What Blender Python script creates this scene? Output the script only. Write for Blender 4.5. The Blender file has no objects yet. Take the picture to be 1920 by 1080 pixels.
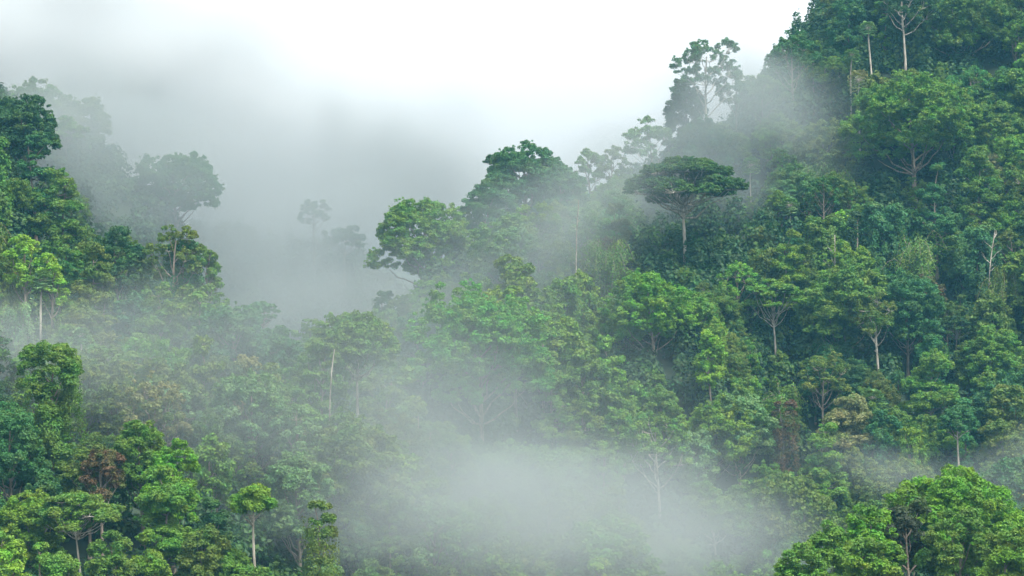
import bpy, math, random
import numpy as np

# ------------------------------------------------------------------ camera
sc = bpy.context.scene
LENS_FOV = math.radians(24.0)
cd = bpy.data.cameras.new('camera')
cam = bpy.data.objects.new('camera', cd)
sc.collection.objects.link(cam)
cam.location = (0, 0, 0)
cam.rotation_euler = (math.radians(90), 0, 0)
cd.sensor_width = 36
cd.angle = LENS_FOV
cd.clip_start = 0.5
cd.clip_end = 9000
sc.camera = cam
K = 2 * math.tan(LENS_FOV / 2) / 1920.0          # metres per photo pixel per metre of distance

# ------------------------------------------------------------------ sky, sun, exposure
SUN_EL, SUN_AZ = math.radians(62), math.radians(-50)   # azimuth measured from +X towards +Y
w = bpy.data.worlds.new('World')
sc.world = w
w.use_nodes = True
wn = w.node_tree
bg = wn.nodes['Background']
sky = wn.nodes.new('ShaderNodeTexSky')
sky.sky_type = 'NISHITA'
sky.sun_disc = False
sky.sun_elevation = SUN_EL
sky.sun_rotation = math.radians(90) - SUN_AZ
sky.air_density = 1.0
sky.dust_density = 4.0
sky.ozone_density = 1.0
cloud = wn.nodes.new('ShaderNodeHueSaturation')      # a closed cloud cover takes most of the blue out of the sky
cloud.inputs['Saturation'].default_value = 0.0
wn.links.new(sky.outputs[0], cloud.inputs['Color'])
wn.links.new(cloud.outputs[0], bg.inputs[0])
bg.inputs[1].default_value = 0.15

sl = bpy.data.lights.new('sun', 'SUN')
sl.energy = 1.5
sl.angle = math.radians(10)
sl.color = (1.0, 0.95, 0.86)
sun = bpy.data.objects.new('sun', sl)
sc.collection.objects.link(sun)
sd = (math.cos(SUN_EL) * math.cos(SUN_AZ), math.cos(SUN_EL) * math.sin(SUN_AZ), math.sin(SUN_EL))
from mathutils import Vector
sun.rotation_euler = Vector(sd).to_track_quat('Z', 'Y').to_euler()
sun.location = (60, 100, 300)

vs = sc.view_settings
vs.view_transform = 'Standard'
vs.look = 'None'
vs.gamma = 1
vs.exposure = 1.56
cy = sc.cycles
cy.max_bounces = 6
cy.diffuse_bounces = 2
cy.glossy_bounces = 1
cy.transmission_bounces = 2
cy.transparent_max_bounces = 4
cy.volume_bounces = 1
cy.volume_step_rate = 7.0
cy.volume_max_steps = 128
cy.use_denoising = True
cy.caustics_reflective = False
cy.caustics_refractive = False

RNG = np.random.default_rng(7)

def unproject(px, py, d):
    return np.array([(px - 960) * K * d, d, (540 - py) * K * d])

def project(p):
    return 960 + p[0] / (K * p[1]), 540 - p[2] / (K * p[1])

# ------------------------------------------------------------------ materials
def new_mat(name):
    m = bpy.data.materials.new(name)
    m.use_nodes = True
    m.node_tree.nodes.clear()
    return m, m.node_tree

def N(nt, t, **kw):
    n = nt.nodes.new(t)
    for k, v in kw.items():
        setattr(n, k, v)
    return n

def leaf_material(name, hue_var, noise_scale):
    m, nt = new_mat(name)
    out = N(nt, 'ShaderNodeOutputMaterial')
    oi = N(nt, 'ShaderNodeObjectInfo')
    geo = N(nt, 'ShaderNodeNewGeometry')
    tc = N(nt, 'ShaderNodeTexCoord')
    nz = N(nt, 'ShaderNodeTexNoise')
    nz.inputs['Scale'].default_value = noise_scale
    nz.inputs['Detail'].default_value = 2
    nt.links.new(tc.outputs['Object'], nz.inputs['Vector'])
    hsv = N(nt, 'ShaderNodeHueSaturation')
    nz2 = N(nt, 'ShaderNodeTexNoise')                    # patches of older, plainer green through every crown
    nz2.inputs['Scale'].default_value = 0.22
    nz2.inputs['Detail'].default_value = 3
    nt.links.new(tc.outputs['Object'], nz2.inputs['Vector'])
    pf = N(nt, 'ShaderNodeMapRange')
    pf.inputs['From Min'].default_value = 0.5
    pf.inputs['From Max'].default_value = 0.64
    pf.inputs['To Max'].default_value = 0.7
    nt.links.new(nz2.outputs['Fac'], pf.inputs['Value'])
    mg = N(nt, 'ShaderNodeMix', data_type='RGBA')
    nt.links.new(pf.outputs[0], mg.inputs[0])
    nt.links.new(oi.outputs['Color'], mg.inputs[6])
    mg.inputs[7].default_value = (0.064, 0.134, 0.020, 1)
    nt.links.new(mg.outputs[2], hsv.inputs['Color'])
    # hue: clump noise + leaf by leaf
    a = N(nt, 'ShaderNodeMapRange')
    a.inputs['To Min'].default_value = 0.5 - hue_var
    a.inputs['To Max'].default_value = 0.5 + hue_var * 0.8
    a.inputs['From Min'].default_value = 0.3
    a.inputs['From Max'].default_value = 0.7
    nt.links.new(nz.outputs['Fac'], a.inputs['Value'])
    nt.links.new(a.outputs[0], hsv.inputs['Hue'])
    b = N(nt, 'ShaderNodeMapRange')
    b.inputs['To Min'].default_value = 0.75
    b.inputs['To Max'].default_value = 1.3
    nt.links.new(geo.outputs['Random Per Island'], b.inputs['Value'])
    nt.links.new(b.outputs[0], hsv.inputs['Value'])
    d = N(nt, 'ShaderNodeBsdfPrincipled')
    d.inputs['Roughness'].default_value = 0.55
    d.inputs['Specular IOR Level'].default_value = 0.25
    nt.links.new(hsv.outputs[0], d.inputs['Base Color'])
    t = N(nt, 'ShaderNodeBsdfTranslucent')
    mixc = N(nt, 'ShaderNodeMix', data_type='RGBA', blend_type='MULTIPLY')
    mixc.inputs[0].default_value = 1.0
    nt.links.new(hsv.outputs[0], mixc.inputs[6])
    mixc.inputs[7].default_value = (1.6, 1.7, 0.7, 1)
    nt.links.new(mixc.outputs[2], t.inputs['Color'])
    mx = N(nt, 'ShaderNodeMixShader')
    mx.inputs[0].default_value = 0.22
    nt.links.new(d.outputs[0], mx.inputs[1])
    nt.links.new(t.outputs[0], mx.inputs[2])
    nt.links.new(mx.outputs[0], out.inputs['Surface'])
    return m

def bark_material(name, c1, c2):
    m, nt = new_mat(name)
    out = N(nt, 'ShaderNodeOutputMaterial')
    tc = N(nt, 'ShaderNodeTexCoord')
    mp = N(nt, 'ShaderNodeMapping')
    mp.inputs['Scale'].default_value = (2, 2, 0.35)
    nz = N(nt, 'ShaderNodeTexNoise')
    nz.inputs['Scale'].default_value = 1.3
    nz.inputs['Detail'].default_value = 4
    cr = N(nt, 'ShaderNodeValToRGB')
    cr.color_ramp.elements[0].position = 0.35
    cr.color_ramp.elements[0].color = (*c1, 1)
    cr.color_ramp.elements[1].position = 0.62
    cr.color_ramp.elements[1].color = (*c2, 1)
    d = N(nt, 'ShaderNodeBsdfPrincipled')
    d.inputs['Roughness'].default_value = 0.9
    nt.links.new(tc.outputs['Object'], mp.inputs[0])
    nt.links.new(mp.outputs[0], nz.inputs['Vector'])
    nt.links.new(nz.outputs['Fac'], cr.inputs[0])
    nt.links.new(cr.outputs[0], d.inputs['Base Color'])
    nt.links.new(d.outputs[0], out.inputs['Surface'])
    return m

LEAF = leaf_material('foliage', 0.035, 0.35)
PALE_BARK = bark_material('pale_bark', (0.13, 0.115, 0.09), (0.42, 0.38, 0.31))
BARK = bark_material('bark', (0.10, 0.085, 0.06), (0.26, 0.21, 0.16))

gm, nt = new_mat('forest_floor')
out = N(nt, 'ShaderNodeOutputMaterial')
d = N(nt, 'ShaderNodeBsdfPrincipled')
d.inputs['Roughness'].default_value = 0.95
nz = N(nt, 'ShaderNodeTexNoise')
nz.inputs['Scale'].default_value = 0.15
nz.inputs['Detail'].default_value = 6
tc = N(nt, 'ShaderNodeTexCoord')
cr = N(nt, 'ShaderNodeValToRGB')
cr.color_ramp.elements[0].color = (0.008, 0.02, 0.010, 1)
cr.color_ramp.elements[1].color = (0.026, 0.045, 0.018, 1)
nt.links.new(tc.outputs['Object'], nz.inputs['Vector'])
nt.links.new(nz.outputs['Fac'], cr.inputs[0])
nt.links.new(cr.outputs[0], d.inputs['Base Color'])
nt.links.new(d.outputs[0], out.inputs['Surface'])
GROUND = gm

# ------------------------------------------------------------------ the trees the photo shows one by one
# distance of the canopy, by hill
def dR(py): return 430 + (1000 - py) * 0.17      # right-hand mountainside
def dL(py): return 350 + (900 - py) * 0.16       # left-hand ridge
def dN(py): return 300 + (900 - py) * 0.10       # near left wood
def dF(py): return 238 + (1000 - py) * 0.16      # knoll in the foreground
HILL = {'R': dR, 'L': dL, 'N': dN, 'F': dF}

DK = (0.028, 0.082, 0.024)
TEAL = (0.036, 0.124, 0.034)
MID = (0.080, 0.162, 0.020)
GRN = (0.092, 0.198, 0.020)
BRT = (0.092, 0.225, 0.012)
LIME = (0.150, 0.290, 0.020)
OLV = (0.092, 0.140, 0.020)
YOL = (0.110, 0.200, 0.014)
PALE = (0.110, 0.210, 0.070)
BEI = (0.180, 0.190, 0.075)
RED = (0.088, 0.056, 0.024)
PUR = (0.036, 0.048, 0.026)
TONE = {(0.072, 0.215, 0.022): 'fresh green', DK: 'dark green', TEAL: 'bluish green', MID: 'mid green', GRN: 'fresh green', BRT: 'bright green',
        LIME: 'lime green', OLV: 'olive green', YOL: 'yellowish green', PALE: 'pale green', BEI: 'straw beige',
        RED: 'reddish brown', PUR: 'dull brownish green'}

# (px, top, width, crown bottom, style, colour, hill or distance, [foot of the bare trunk], name, category, label)
HEROES = [
 # ---- right-hand mountainside
 (1283, 303, 226, 398, 'umbrella', (0.032, 0.088, 0.018), 490, 505, 'umbrella_tree', 'wide flat topped umbrella tree on a thick bare trunk above the other crowns'),
 (1322, 66, 134, 195, 'open', TEAL, 548, 232, 'ridge_tree', 'open crowned emergent tree standing alone against the white sky on the ridge'),
 (1288, 148, 76, 226, 'dome', DK, 553, None, 'ridge_tree', 'low dark rounded tree tucked under the lone emergent tree on the skyline'),
 (1224, 224, 92, 310, 'open', PALE, 545, None, 'ridge_tree', 'pale rounded tree fading into mist below the lone skyline emergent'),
 (985, 268, 165, 400, 'dome', TEAL, 525, None, 'broadleaf_tree', 'big lumpy bluish green tree at the misty left end of the mountain ridge'),
 (800, 377, 185, 560, 'dome', GRN, 505, None, 'broadleaf_tree', 'broad fresh green tree leaning out over the fog filled gap'),
 (932, 288, 50, 318, 'umbrella', DK, 550, None, 'umbrella_tree', 'tiny grey flat topped tree faint in mist beside the lumpy ridge tree'),
 (1108, 270, 62, 345, 'open', MID, 540, None, 'slender_tree', 'thin wispy tree with a ragged top on the misty ridge crest'),
 (1150, 266, 66, 350, 'open', OLV, 540, None, 'slender_tree', 'narrow feathery tree with pointed tip on the misty ridge crest'),
 (900, 533, 265, 745, 'dome', (0.072, 0.215, 0.022), 418, 830, 'broadleaf_tree', 'largest spreading green tree in the middle with broad domed crown and forked trunk'),
 (1224, 505, 155, 640, 'dome', BRT, 455, 690, 'broadleaf_tree', 'bright green domed tree in front of the umbrella tree'),
 (1332, 622, 66, 730, 'column', LIME, 445, 752, 'slender_tree', 'slim tree speckled with yellow leaves on a thin stem'),
 (1452, 518, 118, 605, 'umbrella', GRN, 470, 655, 'umbrella_tree', 'light green tree with sparse flat top on a slender white forked trunk'),
 (1700, 512, 135, 665, 'dome', TEAL, 470, None, 'broadleaf_tree', 'glossy bluish green domed tree beside a pale many stemmed tree'),
 (1645, 545, 80, 640, 'open', OLV, 462, 706, 'slender_tree', 'olive tree with thin crown on a fan of long pale stems'),
 (1712, 138, 240, 330, 'dome', GRN, 520, 336, 'broadleaf_tree', 'massive domed tree with exposed boughs and brown trunk high on the slope'),
 (1634, 26, 44, 74, 'palm', PALE, 545, 128, 'palm_tree', 'tall palm on a leaning white trunk near the top edge'),
 (1594, 84, 40, 120, 'palm', PALE, 545, None, 'palm_tree', 'short shaggy palm just left of the tall leaning palm'),
 (1610, 132, 62, 165, 'palm', BEI, 540, None, 'palm_tree', 'pale bleached palm head above the massive domed tree'),
 (1696, -40, 110, 45, 'open', DK, 550, 130, 'slender_tree', 'tall tree with long straight white trunk cut by the top edge'),
 (1590, -10, 90, 130, 'column', TEAL, 570, None, 'vine_covered_tree', 'dark vine wrapped column of foliage on the skyline by the palms'),
 (1800, -20, 190, 150, 'dome', MID, 560, None, 'broadleaf_tree', 'broad tree filling the upper corner above the slope'),
 (1486, 52, 96, 175, 'open', TEAL, 552, None, 'ridge_tree', 'lacy see through tree against the sky between emergent and palms'),
 (1406, 286, 54, 330, 'palm', PALE, 525, 372, 'palm_tree', 'pale fan palm in thin mist above the umbrella tree'),
 (1484, 361, 50, 405, 'palm', PALE, 505, 438, 'palm_tree', 'fan palm with hanging dead fronds right of the umbrella tree'),
 (1592, 752, 130, 815, 'tiers', BEI, 440, 838, 'layered_tree', 'straw coloured tree of thin flat layers on forked white stems'),
 (1472, 752, 60, 900, 'vine', RED, 442, None, 'vine_covered_tree', 'rust red creeper covered snag beside the straw coloured layered tree'),
 (1385, 732, 130, 800, 'dome', PALE, 440, None, 'broadleaf_tree', 'pale mint green tree of billowing crowns left of the red snag'),
 (1797, 757, 64, 830, 'oval', TEAL, 432, 886, 'slender_tree', 'neat oval crowned tree on a bare white trunk above the foreground knoll'),
 (1235, 770, 125, 900, 'open', GRN, 425, 985, 'broadleaf_tree', 'airy tree with forked pale trunk standing in low fog'),
 (1340, 905, 105, 1000, 'dome', MID, 420, 1050, 'broadleaf_tree', 'soft rounded tree half drowned in fog beside pale leaning stems'),
 (1095, 640, 95, 730, 'dome', MID, 440, None, 'broadleaf_tree', 'rounded tree hung with pale dry vines beside the largest tree'),
 (1035, 665, 90, 755, 'tiers', GRN, 432, None, 'layered_tree', 'low layered tree with drooping boughs touching the largest tree'),
 (1585, 440, 100, 520, 'dome', YOL, 480, None, 'broadleaf_tree', 'yellowish domed tree on the slope right of the fan palm'),
 (1480, 450, 90, 515, 'tiers', YOL, 482, None, 'layered_tree', 'light layered tree just above the white forked trunk tree'),
 (1545, 495, 46, 545, 'dome', LIME, 474, None, 'broadleaf_tree', 'small lime green crown set among darker ones'),
 (1715, 415, 130, 520, 'bamboo', MID, 490, None, 'bamboo', 'large drooping bamboo thicket above the glossy domed tree'),
 (1835, 295, 130, 400, 'tiers', MID, 505, None, 'layered_tree', 'broad layered tree near the edge below the massive domed tree'),
 (1755, 335, 100, 430, 'tiers', TEAL, 500, None, 'layered_tree', 'dark layered tree at the foot of the brown trunk'),
 (1865, 612, 105, 690, 'dome', GRN, 465, None, 'broadleaf_tree', 'round fresh green tree at the edge halfway up the slope'),
 (1745, 675, 150, 760, 'tiers', GRN, 450, None, 'layered_tree', 'wide green layered tree with reddish tips above the oval crowned tree'),
 (1690, 868, 170, 945, 'dome', OLV, 418, None, 'broadleaf_tree', 'olive rounded tree in light mist just behind the knoll'),
 (1540, 655, 90, 720, 'open', OLV, 452, None, 'slender_tree', 'thin olive see through tree above the straw layered tree'),
 (1885, 770, 80, 860, 'dome', OLV, 432, None, 'broadleaf_tree', 'hazy olive tree at the edge above the knoll'),
 (1160, 745, 70, 830, 'dome', GRN, 432, None, 'broadleaf_tree', 'small green dome left of the airy fog tree'),
 (1245, 712, 80, 780, 'dome', MID, 440, None, 'broadleaf_tree', 'dense rounded tree right above the airy fog tree'),
 (1010, 385, 110, 470, 'dome', YOL, 488, None, 'broadleaf_tree', 'yellow tinged rounded tree below the lumpy ridge tree'),
 (945, 405, 130, 520, 'dome', PALE, 478, None, 'broadleaf_tree', 'pale spreading tree seen through mist under the ridge trees'),
 (1080, 375, 16, 380, 'bare', DK, 470, 500, 'dead_tree', 'tall white dead trunk rising from misty ridge forest'),
 (1140, 420, 120, 560, 'bamboo', MID, 478, None, 'bamboo', 'drooping bamboo clump in the shade left of the umbrella tree'),
 (1850, 430, 40, 520, 'bare', DK, 478, 520, 'dead_tree', 'forked white dead tree high near the edge'),
 (1570, 440, 40, 500, 'bare', DK, 476, 475, 'dead_tree', 'small many branched white dead tree beside the yellowish domed tree'),
 (1860, 190, 120, 290, 'dome', MID, 530, None, 'broadleaf_tree', 'rounded tree at the edge below the broad corner tree'),
 (1545, 230, 110, 330, 'dome', OLV, 535, None, 'broadleaf_tree', 'dull rounded tree in drifting mist left of the massive domed tree'),
 (1430, 140, 90, 230, 'open', MID, 560, None, 'ridge_tree', 'hazy tree on the skyline behind the drifting mist'),
 (1380, 125, 70, 190, 'open', MID, 560, None, 'ridge_tree', 'small hazy tree just right of the lone skyline emergent'),
 (1345, 235, 130, 320, 'dome', MID, 545, None, 'broadleaf_tree', 'mist veiled rounded tree under the lone emergent tree'),
 (790, 570, 110, 700, 'dome', TEAL, 470, None, 'broadleaf_tree', 'bluish tree in shade behind the largest tree'),
 (1545, 815, 120, 900, 'tiers', GRN, 425, None, 'layered_tree', 'green layered thicket tree under the straw coloured tree'),
 (1300, 800, 90, 880, 'dome', PALE, 430, None, 'broadleaf_tree', 'pale feathery tree between the airy fog tree and the red snag'),
 (1055, 830, 75, 900, 'dome', PALE, 415, None, 'broadleaf_tree', 'pale rounded crown low in the fog of the valley'),
 (1130, 810, 80, 900, 'dome', GRN, 418, None, 'broadleaf_tree', 'green crown in fog at the foot of the mountainside'),
 (960, 830, 190, 900, 'dome', PALE, 405, None, 'broadleaf_tree', 'long low pale crown almost lost in valley fog'),
 (1650, 770, 80, 850, 'dome', TEAL, 436, None, 'broadleaf_tree', 'dark bluish rounded tree between straw tree and oval crowned tree'),
 (1710, 800, 60, 880, 'vine', YOL, 430, None, 'vine_covered_tree', 'yellowish creeper draped snag left of the oval crowned tree'),
 (1880, 480, 90, 590, 'bamboo', OLV, 475, None, 'bamboo', 'dark olive bamboo hanging at the edge of the photo'),
 (1055, 305, 100, 400, 'dome', TEAL, 520, None, 'ridge_tree', 'bluish rounded crown joined to the right flank of the lumpy ridge tree'),
 (915, 335, 95, 430, 'dome', TEAL, 514, None, 'ridge_tree', 'bluish rounded crown stepping down from the lumpy ridge tree to the leaning tree'),
 (212, 985, 105, 1075, 'dome', MID, 270, None, 'broadleaf_tree', 'mid green dome low in the near left wood beside the two white trunks'),
 # ---- left-hand ridge
 (38, 168, 125, 300, 'dome', DK, 455, None, 'broadleaf_tree', 'tall dark tree at the left edge topping the left ridge'),
 (65, 245, 90, 370, 'tiers', TEAL, 445, None, 'layered_tree', 'dark bluish layered tree under the tall left edge tree'),
 (115, 335, 130, 440, 'tiers', MID, 432, None, 'layered_tree', 'flat boughed tree stepping down the left ridge'),
 (125, 222, 85, 275, 'umbrella', GRN, 500, 330, 'umbrella_tree', 'misty flat green tree behind the tall left edge tree'),
 (328, 284, 165, 430, 'dome', TEAL, 560, None, 'broadleaf_tree', 'big hazy domed tree standing in fog behind the left ridge'),
 (322, 408, 98, 500, 'open', OLV, 412, None, 'broadleaf_tree', 'upright tree with two clumped heads at the ridge end'),
 (345, 455, 90, 530, 'vine', TEAL, 414, None, 'vine_covered_tree', 'dense bluish creeper mound at the ridge end'),
 (385, 448, 55, 520, 'open', MID, 418, None, 'slender_tree', 'small dark tree at the tip of the left ridge'),
 (222, 424, 105, 520, 'dome', DK, 412, None, 'broadleaf_tree', 'dark domed tree on the left ridge next to the two headed tree'),
 (48, 432, 70, 520, 'open', LIME, 392, None, 'broadleaf_tree', 'lime green tree at the left edge halfway up'),
 (95, 470, 60, 530, 'open', LIME, 390, None, 'broadleaf_tree', 'small lime sprig topped tree beside the lime green one'),
 (180, 470, 120, 540, 'tiers', OLV, 400, None, 'layered_tree', 'olive layered tree below the dark domed ridge tree'),
 (490, 565, 70, 610, 'umbrella', TEAL, 405, None, 'umbrella_tree', 'small feathery flat tree at the lower end of the left ridge'),
 (300, 560, 150, 640, 'tiers', MID, 385, None, 'layered_tree', 'wide hazy layered tree in the middle of the left slope'),
 (440, 555, 130, 660, 'dome', TEAL, 388, None, 'broadleaf_tree', 'hazy rounded tree on the lower left ridge shoulder'),
 (520, 600, 100, 700, 'dome', TEAL, 385, None, 'broadleaf_tree', 'bluish rounded tree just before the fog gap'),
 (668, 588, 160, 690, 'dome', MID, 378, 800, 'broadleaf_tree', 'domed mid green tree behind the white dead pole'),
 (617, 655, 10, 680, 'bare', DK, 352, 770, 'dead_tree', 'bare white dead pole standing in front of the central trees'),
 (600, 620, 100, 700, 'dome', MID, 372, None, 'broadleaf_tree', 'vine hung rounded tree left of the white dead pole'),
 (75, 500, 60, 545, 'palm', PALE, 388, None, 'palm_tree', 'pale fan palm among the trees at the left edge'),
 (35, 540, 80, 620, 'bamboo', PALE, 382, None, 'bamboo', 'pale drooping bamboo at the left edge'),
 (160, 605, 50, 650, 'palm', PALE, 372, None, 'palm_tree', 'fan palm with yellow head in haze on the left slope'),
 (78, 638, 132, 730, 'dome', GRN, 345, None, 'broadleaf_tree', 'light green domed tree behind the dark near left tree'),
 (475, 690, 150, 790, 'dome', PALE, 350, None, 'broadleaf_tree', 'pale hazy broad tree in the valley left of the white pole'),
 (455, 655, 70, 720, 'dome', BEI, 362, None, 'broadleaf_tree', 'beige rounded tree in haze on the left slope'),
 (565, 745, 95, 830, 'open', PALE, 345, None, 'broadleaf_tree', 'pale lacy tree below the white dead pole'),
 (285, 700, 130, 830, 'open', BEI, 340, None, 'broadleaf_tree', 'straw beige dry tree in haze behind the near left wood'),
 (215, 690, 90, 780, 'dome', OLV, 345, None, 'broadleaf_tree', 'dull rounded tree in haze behind the near left wood'),
 (560, 835, 130, 920, 'dome', PALE, 330, None, 'broadleaf_tree', 'faint rounded tree low in the valley fog'),
 (730, 800, 90, 880, 'dome', MID, 365, None, 'broadleaf_tree', 'fogged rounded tree in the valley centre'),
 (690, 770, 80, 840, 'dome', MID, 365, None, 'broadleaf_tree', 'fogged dark crown under the domed central tree'),
 (850, 790, 100, 860, 'dome', MID, 395, None, 'broadleaf_tree', 'fogged crown at the foot of the largest tree'),
 (750, 835, 40, 890, 'dome', LIME, 352, None, 'broadleaf_tree', 'little yellow crown standing in valley fog'),
 # ---- far slope in the fog
 (588, 372, 56, 440, 'open', DK, 612, None, 'ridge_tree', 'ghostly dark tree floating in the fog gap'),
 (645, 425, 80, 480, 'open', DK, 616, None, 'ridge_tree', 'ghostly low tree beside the floating one in fog'),
 (150, 175, 110, 270, 'dome', OLV, 570, None, 'ridge_tree', 'faint brownish tree in the upper left fog'),
 (60, 150, 110, 250, 'dome', MID, 570, None, 'ridge_tree', 'faint grey tree in fog at the upper left edge'),
 (585, 590, 70, 640, 'dome', MID, 480, None, 'ridge_tree', 'faint rounded tree at the bottom of the fog gap'),
 # ---- near left wood
 (95, 655, 150, 860, 'vine', MID, 305, None, 'vine_covered_tree', 'tall dark creeper laden tree of the near left wood'),
 (18, 760, 130, 900, 'dome', TEAL, 300, None, 'broadleaf_tree', 'dark bluish tree at the left edge of the near wood'),
 (264, 776, 108, 870, 'dome', MID, 300, None, 'broadleaf_tree', 'neat dark dome topping the near left wood'),
 (322, 815, 100, 910, 'dome', BRT, 296, None, 'broadleaf_tree', 'vivid green lumpy tree at the edge of the near left wood'),
 (310, 890, 155, 1000, 'tiers', GRN, 288, None, 'layered_tree', 'soft green feathery tree below the vivid lumpy one'),
 (188, 823, 78, 905, 'open', RED, 294, None, 'vine_covered_tree', 'tangle of rust brown dry vines in the near left wood'),
 (165, 830, 90, 900, 'dome', OLV, 297, None, 'broadleaf_tree', 'olive crown partly behind the rust brown vines'),
 (55, 900, 120, 990, 'dome', YOL, 286, None, 'broadleaf_tree', 'yellowish domed tree in the near left wood'),
 (150, 925, 170, 1010, 'umbrella', MID, 280, 1078, 'umbrella_tree', 'dark flat boughed tree with two white trunks low in the corner'),
 (478, 910, 78, 985, 'oval', YOL, 284, 1052, 'slender_tree', 'upright yellow tipped tree on a bare thin trunk by the fog'),
 (602, 937, 74, 1000, 'vine', OLV, 284, None, 'vine_covered_tree', 'leaning creeper clad tree alone at the edge of the fog'),
 (405, 915, 56, 980, 'oval', DK, 290, None, 'slender_tree', 'small dark tree between the soft feathery and the upright tree'),
 (385, 965, 90, 1050, 'dome', OLV, 284, None, 'broadleaf_tree', 'olive tree with reddish tips low in the near wood'),
 (285, 1010, 110, 1080, 'dome', YOL, 272, None, 'broadleaf_tree', 'pale yellowish dome at the bottom edge'),
 (440, 1020, 80, 1080, 'dome', GRN, 284, None, 'broadleaf_tree', 'green crown at the bottom edge beside the bare thin trunk'),
 (620, 1038, 70, 1090, 'dome', PALE, 292, None, 'broadleaf_tree', 'pale crown at the bottom edge under the creeper clad tree'),
 (700, 1045, 70, 1100, 'dome', MID, 318, None, 'broadleaf_tree', 'fogged crown at the bottom edge left of centre'),
 (15, 990, 80, 1080, 'open', LIME, 262, None, 'broadleaf_tree', 'lime green young tree in the bottom left corner'),
 (110, 1010, 70, 1080, 'dome', GRN, 262, None, 'broadleaf_tree', 'green crown under the two white trunks'),
 # ---- foreground knoll
 (1805, 894, 265, 1020, 'dome', BRT, 264, None, 'broadleaf_tree', 'big bright green dome crowning the foreground knoll'),
 (1800, 938, 130, 1040, 'dome', MID, 250, None, 'broadleaf_tree', 'mid green tree standing before the big bright dome of the knoll'),
 (1705, 912, 95, 1060, 'oval', PUR, 256, None, 'broadleaf_tree', 'dull brownish tree left of the big bright dome'),
 (1625, 926, 125, 1030, 'dome', BRT, 254, None, 'broadleaf_tree', 'rounded vivid tree leading the knoll skyline'),
 (1560, 970, 115, 1050, 'dome', GRN, 250, None, 'broadleaf_tree', 'vivid tree stepping down the knoll from the rounded one'),
 (1498, 1008, 125, 1080, 'dome', GRN, 247, None, 'broadleaf_tree', 'lowest vivid tree at the tip of the knoll'),
 (1625, 1015, 190, 1080, 'tiers', YOL, 238, None, 'layered_tree', 'wide yellow green layered tree at the bottom of the knoll'),
 (1895, 985, 100, 1080, 'dome', YOL, 240, None, 'broadleaf_tree', 'yellowish dome in the bottom right corner'),
]

# ------------------------------------------------------------------ terrain, fitted under the canopy
cp = []
for h in HEROES:
    if h[4] == 'bare':
        continue
    px, top, wd, bot, style, col, d = h[:7]
    foot = h[7]
    if foot and style not in ('bare',):
        z = (540 - foot) * K * d - 3
    else:
        H = 21 if d > 320 else 17
        z = (540 - top) * K * d - H
    cp.append(((px - 960) * K * d, d, z))
for x, y, z in [(0, 0, -9), (-60, 0, -9), (60, 0, -9), (0, 90, -45), (-70, 100, -48), (70, 100, -44),
                (0, 200, -62), (0, 260, -68), (0, 330, -70), (30, 300, -68), (30, 360, -62),
                (-50, 460, -50), (-45, 520, -60), (-60, 600, -40), (-30, 560, -50), (-40, 640, 0),
                (90, 610, 75), (120, 640, 110), (160, 600, 110), (60, 620, 45), (20, 620, -10),
                (150, 480, 0), (140, 540, 50), (-150, 520, 40), (-150, 440, 40), (-130, 560, 30),
                (-130, 620, 22), (-200, 620, 30), (-120, 300, -28), (-130, 240, -30),
                (110, 250, -38), (100, 300, -55), (120, 350, -50), (-30, 250, -60),
                (200, 700, 110), (0, 700, -20), (20, 680, -25), (-200, 750, 25), (0, 900, -30), (250, 900, 60), (-250, 900, 80)]:
    cp.append((x, y, z))
cp = np.array(cp)
S = 60.0
def tps(r2):
    return np.where(r2 > 1e-12, r2 * np.log(np.sqrt(r2) + 1e-9), 0.0)
X = cp[:, :2] / S
n = len(X)
D2 = ((X[:, None] - X[None]) ** 2).sum(-1)
A = np.zeros((n + 3, n + 3))
A[:n, :n] = tps(D2) + np.eye(n) * 0.02
A[:n, n] = 1; A[:n, n + 1:] = X
A[n, :n] = 1; A[n + 1:, :n] = X.T
Wt = np.linalg.solve(A, np.concatenate([cp[:, 2], np.zeros(3)]))
def near_ground(x, y):
    x = np.atleast_1d(np.asarray(x, float)); y = np.atleast_1d(np.asarray(y, float))
    o = np.empty(x.shape)
    for i in range(0, x.size, 20000):
        P = np.stack([x.ravel()[i:i + 20000], y.ravel()[i:i + 20000]], 1) / S
        r2 = ((P[:, None] - X[None]) ** 2).sum(-1)
        o.ravel()[i:i + 20000] = tps(r2) @ Wt[:n] + Wt[n] + P @ Wt[n + 1:]
    return o
def ground(x, y):
    x = np.atleast_1d(np.asarray(x, float)); y = np.atleast_1d(np.asarray(y, float))
    xc = np.clip(x, -260, 260); yc = np.clip(y, -20, 900)
    z = near_ground(xc, yc)
    far = -10 + 50 * np.exp(-((x + 380) / 300) ** 2) * np.clip((y - 700) / 400, 0, 1) + 12 * np.sin(x / 90.0) * np.sin(y / 130.0)
    t = np.clip((np.maximum(np.abs(x) - 230, 0) / 300 + np.maximum(y - 720, 0) / 250), 0, 1)
    t = t * t * (3 - 2 * t)
    z = z * (1 - t) + far * t
    z += 1.2 * np.sin(x / 7.3 + y / 11.0) * np.cos(y / 8.7 - x / 15.0)
    return z
def gz(x, y): return float(ground(x, y)[0])

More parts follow.
